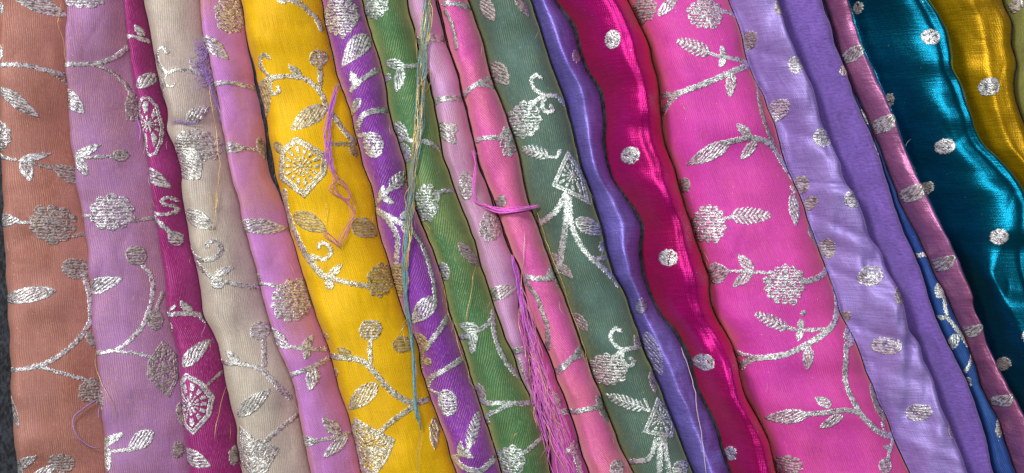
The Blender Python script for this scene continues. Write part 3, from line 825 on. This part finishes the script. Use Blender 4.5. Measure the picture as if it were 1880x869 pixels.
V(10,(1205,808),(1193,842),(1160,855)); V(11,(1212,808),(1212,875)); V(10,(1220,806),(1230,870)); Fl(1252,862,18,15,petals=5)
# ---- periwinkle
FAINT = silver_material('faint_yarn', '#b4aed0', '#7c72a6', metal=.4, rough=.45)
on('periwinkle', FAINT)
Fl(1180,562,10,15); L(1188,612,1218,694,26); Fl(1060,100,9,12)
# ---- magenta dots
on('magenta')
Dot(1123,77,13.5,16.5); Dot(1157,286,15.5,16); Dot(1226,473,16,15.5); Dot(1293,665,15,15); Dot(1345,838,8,16)
# ---- hot pink
on('hotpink')
Fl(1184,14,22,23,m=SHADED); L(1208,30,1248,-12,20); Fl(1296,26,33,28,petals=14); V(7,(1328,20),(1344,20),(1360,25)); Fe(1303,100,1241,75,28); V(7,(1298,98),(1329,106),(1378,112)); L(1330,106,1323,84,11); L(1328,106,1321,126,13)
V(11,(1388,110),(1359,126),(1325,141),(1284,158),(1240,173),(1218,172)); V(8,(1250,172),(1232,186),(1219,208)); L(1343,134,1338,180,20); V(7,(1396,140),(1397,187),(1407,232),(1427,269),m=SHADED)
L(1340,262,1262,302,28); V(10,(1334,262),(1369,255),(1400,257),(1424,272),(1444,300),(1474,336)); L(1378,253,1350,228,17); L(1388,260,1361,293,19); V(6,(1458,342),(1466,352)); L(1459,354,1464,416,22); Fl(1261,339,10,14,m=SHADED)
Fl(1303,411,30,34,petals=14); V(6,(1330,402),(1348,397)); Fe(1342,397,1417,396,32); L(1342,497,1303,506,40,fat=1.4); V(6,(1336,498),(1370,499),(1414,502)); L(1383,500,1355,467,20); L(1381,498,1347,527,20); Fl(1441,523,37,36,petals=14); V(10,(1476,518),(1509,508),(1529,493)); L(1490,416,1510,454,12,m=SHADED)
Fe(1446,604,1384,575,24); V(7,(1438,601),(1472,607),(1524,604)); L(1473,606,1470,584,12); L(1472,606,1465,627,13); V(11,(1542,530),(1545,560),(1536,590),(1519,609),(1492,627),(1444,650),(1393,658),(1373,669),(1362,682)); V(7,(1354,650),(1392,657)); L(1485,635,1482,680,20)
Fl(1565,619,13,21,petals=4); V(10,(1555,636),(1552,675),(1555,709),(1570,743),(1584,764),(1608,788),(1634,804),(1650,804)); V(9,(1580,760),(1553,753),(1512,757),(1474,761)); L(1482,761,1408,770,27); L(1525,745,1495,730,18); L(1546,762,1504,786,18); L(1608,708,1632,780,22,m=SHADED); V(5,(1624,778),(1632,798)); V(7,(1652,806),(1640,830),(1634,845)); L(1644,828,1624,822,9); Fl(1628,857,13,16,petals=5); Fl(1451,858,24,17,m=SHADED); Fl(1475,545+30,5,5)
# ---- lavender satin
on('lavender')
for (x, y, a, b, k) in ((1383,68,13,20,1),(1431,14,9,15,1),(1463,119,17,16,0),(1436,198,18,23,0),(1514,252,19,20,0),(1480,338,14,20,1),(1567,365,18,19,0),(1530,457,15,20,1),(1601,506,24,21,0),(1652,542,13,17,1),(1633,636,23,19,0),(1693,760,21,19,0),(1752,788,9,17,1),(1706,651,6,13,1),(1497,372,12,14,1),(1565,583,8,12,1)):
    Fl(x, y, a, b, m=SHADED if k else SILVER, petals=3, scal=.14, n='woven_blossom')
on('velvet'); L(1560,116,1548,138,20,fat=1.4,m=PALE); L(1615,258,1624,284,10,m=PALE); L(1538,30,1546,60,8,m=PALE)
on('blue', GREENISH); L(1594,196,1606,226,14); V(8,(1692,470),(1718,468)); Fl(1737,534,11,16,petals=3); V(7,(1744,546),(1749,580)); V(8,(1731,586),(1751,588),(1768,607),(1790,637)); L(1768,616,1755,648,20); V(7,(1800,654),(1792,672),(1784,688)); Fl(1790,708,8,12,petals=5); Fl(1848,791,8,17)
on('rosesatin', PALE)
for (x, y, a, b) in ((1572,97,16,15),(1630,226,18,17),(1681,354,17,17),(1736,484,15,15),(1792,610,15,13),(1845,736,11,13)):
    L(x + a, y - b, x - a, y + b * .9, b * 1.7, fat=1.2, n='woven_blossom')
on('teal'); Dot(1705,70,17,14.5); Dot(1734,269,15.5,14); Dot(1826,435,14.5,14.5); Dot(1878,614,10,13)
for (x, y, a, b) in ((1587,7,8,11),(1647,179,8,12),(1717,344,10,12),(1856,672,9,13)): Dot(x, y, a, b, m=SHADED)
on('mustard'); Dot(1821,158,18,16.5)
on('olive'); Fl(1874,6,9,12)
# ------------------------------------------------------------------ loose yarns lying on the fabrics
YM = {
 'violet': yarn_material('violet_yarn', '#b050c8', '#d078d8'),
 'rose': yarn_material('rose_yarn', '#c060a0', '#d880b0'),
 'magenta': yarn_material('magenta_yarn', '#e040c8', '#f488e4'),
 'lilac': yarn_material('lilac_yarn', '#9a70c8', '#b890d8'),
 'teal': yarn_material('teal_yarn', '#4a7a84', '#80aab0'),
 'gold': yarn_material('gold_yarn', '#c89a40', '#e8cc80', rough=.35, metal=.4),
 'white': yarn_material('white_yarn', '#d8d0c0', '#f0e8d8'),
}
def tube(pts, r, sides=5, lift=0.0, taper=True, jitter=0.0, z0=None, resample=5.0, hang=0.0016):
    """a yarn laid along photograph-plane points, resting on the cloth"""
    P = smooth_pts(pts, 8)
    # even spacing
    out = [P[0]]; acc = 0.0
    for a, b in zip(P[:-1], P[1:]):
        d = math.hypot(b[0] - a[0], b[1] - a[1]); acc += d
        if acc >= resample: out.append(b); acc = 0.0
    if len(out) < 3: out = [P[0], P[len(P) // 2], P[-1]]
    ph = random.random() * 50
    Q = []
    for i, (u, v) in enumerate(out):
        j1 = float(vnoise(i * .45 + ph, 3.3)) * jitter * 2; j2 = float(vnoise(i * .45 + ph, 8.8)) * jitter * 2
        u += j1; v += j2 * .3
        Q.append([u, v, surf(u, v) + r * .9 + 0.0009 + lift * 2.2 + hang * (.5 + float(vnoise(i * .22 + ph, 5.5)))])
    # bridge over the valleys: yarn does not dive into gaps
    zs = np.array([q[2] for q in Q])
    for _ in range(6):
        sm = zs.copy(); sm[1:-1] = (zs[:-2] + zs[1:-1] + zs[2:]) / 3
        zs = np.maximum(zs, sm)
    C = np.array([[X(q[0]), Y(q[1]), z] for q, z in zip(Q, zs)])
    n = len(C); T = np.gradient(C, axis=0); T /= np.linalg.norm(T, axis=1)[:, None] + 1e-9
    up = np.array([0, 0, 1.0]); A = np.cross(T, up); A /= np.linalg.norm(A, axis=1)[:, None] + 1e-9
    Bn = np.cross(A, T)
    Vv = []; F = []
    for i in range(n):
        rr = r * (1 if not taper else min(1, .35 + min(i, n - 1 - i) * .3))
        for k in range(sides):
            a = 2 * math.pi * k / sides
            Vv.append(C[i] + rr * (math.cos(a) * A[i] + math.sin(a) * Bn[i]))
    for i in range(n - 1):
        for k in range(sides):
            F.append((i * sides + k, i * sides + (k + 1) % sides, (i + 1) * sides + (k + 1) % sides, (i + 1) * sides + k))
    F.append(tuple(range(sides - 1, -1, -1))); F.append(tuple((n - 1) * sides + k for k in range(sides)))
    return np.array(Vv), F

def single(mat, r, pts, label, name='loose_thread', group=None, **k):
    Vv, F = tube(pts, r, **k)
    o = mesh_obj(name, Vv, F, YM[mat], None, tuple(Vv.mean(0)))
    o['label'] = label; o['category'] = 'thread'
    if group: o['group'] = group
    return o

def bundle(name, label, strands, cat='thread', at=None):
    """strands: (material, radius, points, kwargs, part name)"""
    e = bpy.data.objects.new(name, None); COL.objects.link(e)
    e.empty_display_size = .01
    u, v = at; e.location = (X(u), Y(v), surf(u, v))
    e['label'] = label; e['category'] = cat
    for (m, r, pts, kw, pn) in strands:
        Vv, F = tube(pts, r, **kw)
        mesh_obj(pn, Vv, F, YM[m], e, tuple(Vv.mean(0)))
    return e

def spread(pts, a, b=None):
    b = a if b is None else b
    n = len(pts)
    return [(x + random.uniform(-1, 1) * (a + (b - a) * i / (n - 1)), y + random.uniform(-2, 2)) for i, (x, y) in enumerate(pts)]

# teal strands with gold wires, hanging down across green and purple
T0 = [(788, -20), (783, 40), (776, 110), (772, 180), (768, 250), (758, 320), (751, 390), (747, 450), (744, 500), (746, 560), (751, 600), (757, 660), (761, 720), (765, 775)]
st = []
for i in range(20):
    st.append(('teal', .0005, spread(T0[:9], 9, 6), dict(jitter=1.5, lift=.0003 * (i % 4)), 'strand'))
for i in range(7):
    st.append(('teal', .0008, spread(T0[6:], 4, 2), dict(jitter=1.5, lift=.0003 * (i % 3)), 'strand'))
for i in range(5):
    st.append(('teal', .0008, spread([(761, 735), (764, 755), (769, 790)], 3, 6), dict(jitter=1), 'strand'))
for i in range(7):
    st.append(('gold', .0003, spread(T0[:9], 9, 8), dict(jitter=3, lift=.0012), 'gold_wire'))
for p in ([(786, 130), (770, 160), (768, 200)], [(766, 110), (762, 60), (768, 40)], [(780, 170), (792, 140), (784, 120)], [(752, 340), (742, 360), (750, 390)], [(770, 400), (790, 420), (788, 430)], [(750, 590), (735, 610), (722, 640)], [(748, 585), (738, 600), (745, 640)]):
    st.append(('gold', .0003, p, dict(jitter=2, lift=.0015), 'gold_wire'))
bundle('thread_bundle', 'bundle of teal strands with gold wires hanging across the green fabric', st, at=(760, 400))

# purple yarn tangle on the yellow fabric
st = []
Y0 = [(615, 150), (606, 200), (601, 250), (604, 290), (612, 320)]
for i in range(9): st.append(('violet', .0004, spread(Y0, 4, 8), dict(jitter=2, lift=.0003 * (i % 3)), 'strand'))
for p in ([(606, 300), (620, 330), (610, 345), (618, 360), (640, 365), (634, 345), (612, 330)], [(612, 320), (632, 340), (645, 380), (641, 410), (625, 440), (628, 455)], [(610, 318), (616, 350), (630, 366), (649, 390), (644, 412), (628, 452)], [(628, 452), (616, 440), (602, 425), (598, 432), (612, 445), (626, 458)]):
    for q in range(2): st.append(('rose', .0003, spread(p, 3), dict(jitter=2.5, lift=.0004 * q), 'strand'))
bundle('thread_tangle', 'tangle of violet and rose yarn caught on the yellow fabric', st, at=(615, 320))

# magenta tuft across the pink fabric
st = []
for i in range(16): st.append(('magenta', .0007, spread([(888, 376), (905, 384), (925, 388), (950, 384), (972, 382), (989, 380)], 2, 5) if i % 2 else [(890 + random.uniform(-6, 6), 378 + random.uniform(-3, 3)), (915, 386 + random.uniform(-5, 5)), (945, 385 + random.uniform(-5, 5)), (986 + random.uniform(-8, 4), 380 + random.uniform(-5, 5))], dict(jitter=1.5, lift=.0004 * (i % 5)), 'strand'))
for i in range(3): st.append(('magenta', .0005, spread([(868, 275), (873, 310), (870, 345), (872, 370), (892, 380)], 2), dict(jitter=2, lift=.0005), 'strand'))
bundle('thread_tuft', 'twisted magenta yarn tuft lying across the rose pink fabric', st, at=(930, 384))

# violet lint and a thread running down the crease of the beige fabric
st = []
for i in range(60):
    a = random.uniform(60, 150); x = 362 + (a - 60) * .16 + random.gauss(0, 5)
    st.append(('lilac', .00022, [(x, a), (x + random.uniform(-9, 9), a + random.uniform(4, 12)), (x + random.uniform(-9, 9), a + random.uniform(8, 24)), (x + random.uniform(-10, 10), a + random.uniform(8, 30))], dict(jitter=3, lift=.0004, resample=3), 'fibre'))
for i in range(4): st.append(('lilac', .0003, spread([(370, 120), (378, 150), (388, 180), (396, 205), (400, 228)], 2), dict(jitter=2, lift=.0006), 'fibre'))
for i in range(7): st.append(('lilac', .0002, spread([(318, 226), (335, 224), (350, 228), (370, 226)], 3, 3), dict(jitter=3, lift=.0004), 'fibre'))
bundle('lint_wisp', 'wisp of violet lint stuck in the crease of the beige fabric', st, at=(370, 130))

# frayed fringe
st = []
for i in range(64):
    k = random.random()
    y0 = random.uniform(520, 760); f9 = float(BC['b9'](y0)); fx = float(BC['b9x'](y0))
    x0 = f9 + (fx - f9) * random.uniform(-.2, .75)
    y1 = y0 + random.uniform(90, 190); f9b = float(BC['b9'](y1)); fxb = float(BC['b9x'](y1))
    x1 = f9b + (fxb - f9b) * random.uniform(-.35, .75)
    col = random.choice(['magenta', 'magenta', 'violet', 'rose', 'rose', 'gold'])
    st.append((col, .0003 if col == 'gold' else .00045, [(x0, y0), (x0 * .6 + x1 * .4 + random.uniform(-5, 5), y0 * .6 + y1 * .4), (x0 * .25 + x1 * .75 + random.uniform(-6, 6), y0 * .25 + y1 * .75), (x1, y1)], dict(jitter=2.5, lift=.0004 * (i % 4)), 'strand'))
for i in range(8): st.append(('violet', .0006, spread([(940, 470), (948, 500), (955, 540), (962, 580)], 3, 5), dict(jitter=2, lift=.0004), 'strand'))
fr = bundle('fringe', 'fringe', st, at=(990, 700))
for k in list(fr.keys()): del fr[k]
fr.parent = FAB['frayed'].obj; fr.location = np.array(fr.location) - np.array(FAB['frayed'].obj.location)

# single gold wires and stray threads, each named by where it lies
def g(label, *pts, r=.00028, m='gold', j=1.5): single(m, r, list(pts), label, jitter=j, lift=.0005)
g('gold wire thread on the salmon fabric along its edge', (101, -10), (99, 40), (106, 70), (107, 100), (113, 130))
g('fine gold thread lying diagonally on the mauve fabric', (170, 650), (185, 690), (205, 725), (216, 745), (214, 775))
g('fine gold thread at the lower part of the plum fabric', (404, 715), (400, 750), (396, 780), (394, 810))
g('long gold wire running down the edge of the beige fabric', (378, 150), (384, 190), (392, 250), (400, 300), (398, 350), (396, 400), (393, 435), r=.0003)
g('forked gold thread beside the silver blossom on the beige fabric', (383, 350), (390, 372), (398, 386), (399, 350), (402, 330))
g('short gold thread upright on the yellow fabric', (601, 372), (600, 400), (598, 422))
g('dark hairline thread below the teal bundle on the yellow fabric', (768, 770), (772, 800), (768, 840), (766, 880), m='teal', r=.0002)
g('pale gold thread along the crease of purple and green fabrics', (806, 500), (818, 560), (826, 590), (838, 625), (846, 655), (858, 680), (860, 705))
g('fine gold thread lying on the green fabric', (872, 490), (866, 530), (860, 565), (854, 600))
g('curled gold thread low on the green fabric', (953, 792), (942, 800), (938, 815), r=.00028)
g('bent gold thread where green meets the lilac fabric', (1008, 800), (1004, 825), (996, 838), (990, 842))
g('long straight pale thread hanging over the rose pink fabric', (962, 425), (961, 470), (958, 520), (956, 570), (955, 590), m='white')
g('gold thread down the side of the dark grey-green fabric', (985, 388), (996, 420), (1010, 460), (1022, 490), (1040, 540), (1056, 590), (1074, 640), (1084, 690))
g('long white thread hanging down the periwinkle satin', (1255, 640), (1268, 680), (1280, 720), (1284, 770), (1292, 820), (1297, 880), m='white', r=.0003)
g('short pale hair on the dark teal satin', (1664, 268), (1672, 260), (1684, 252), m='white', r=.0002)
g('lilac looped thread end on the salmon fabric', (172, 735), (150, 750), (134, 768), (134, 785), (142, 805), (160, 825), (176, 828), m='lilac', r=.0005)
g('short violet thread end at the edge of the salmon fabric', (170, 750), (168, 765), (171, 778), m='lilac', r=.0005)
g('violet thread in the crease of mauve and plum fabrics', (240, 210), (246, 235), (245, 262), m='violet', r=.0006)

# stray fibres that stand off the edges of the brocades, parts of the fabric they grow from
for key in ('salmon', 'mauve', 'plum', 'beige', 'orchid', 'yellow', 'purple', 'green', 'lilac', 'pink', 'darkgreen', 'hotpink'):
    f = FAB[key]
    for i in range(9):
        v = random.uniform(5, 860)
        l, rr = float(f.L(np.array(v))), float(f.R(np.array(v)))
        u = (l + 4 if random.random() < .5 else rr - 4) if random.random() < .75 else random.uniform(l + 6, rr - 6)
        n = random.uniform(10, 34)
        a = random.gauss(1.45, .35)
        pts = [(u, v), (u + math.cos(a) * n * .5 + random.uniform(-4, 4), v + math.sin(a) * n * .5), (u + math.cos(a) * n, v + math.sin(a) * n)]
        Vv, F = tube(pts, .00014, sides=4, jitter=2, lift=.0006, hang=.001)
        mesh_obj('stray_fibre', Vv, F, YM['gold' if random.random() < .7 else 'white'], f.obj, tuple(Vv.mean(0)))
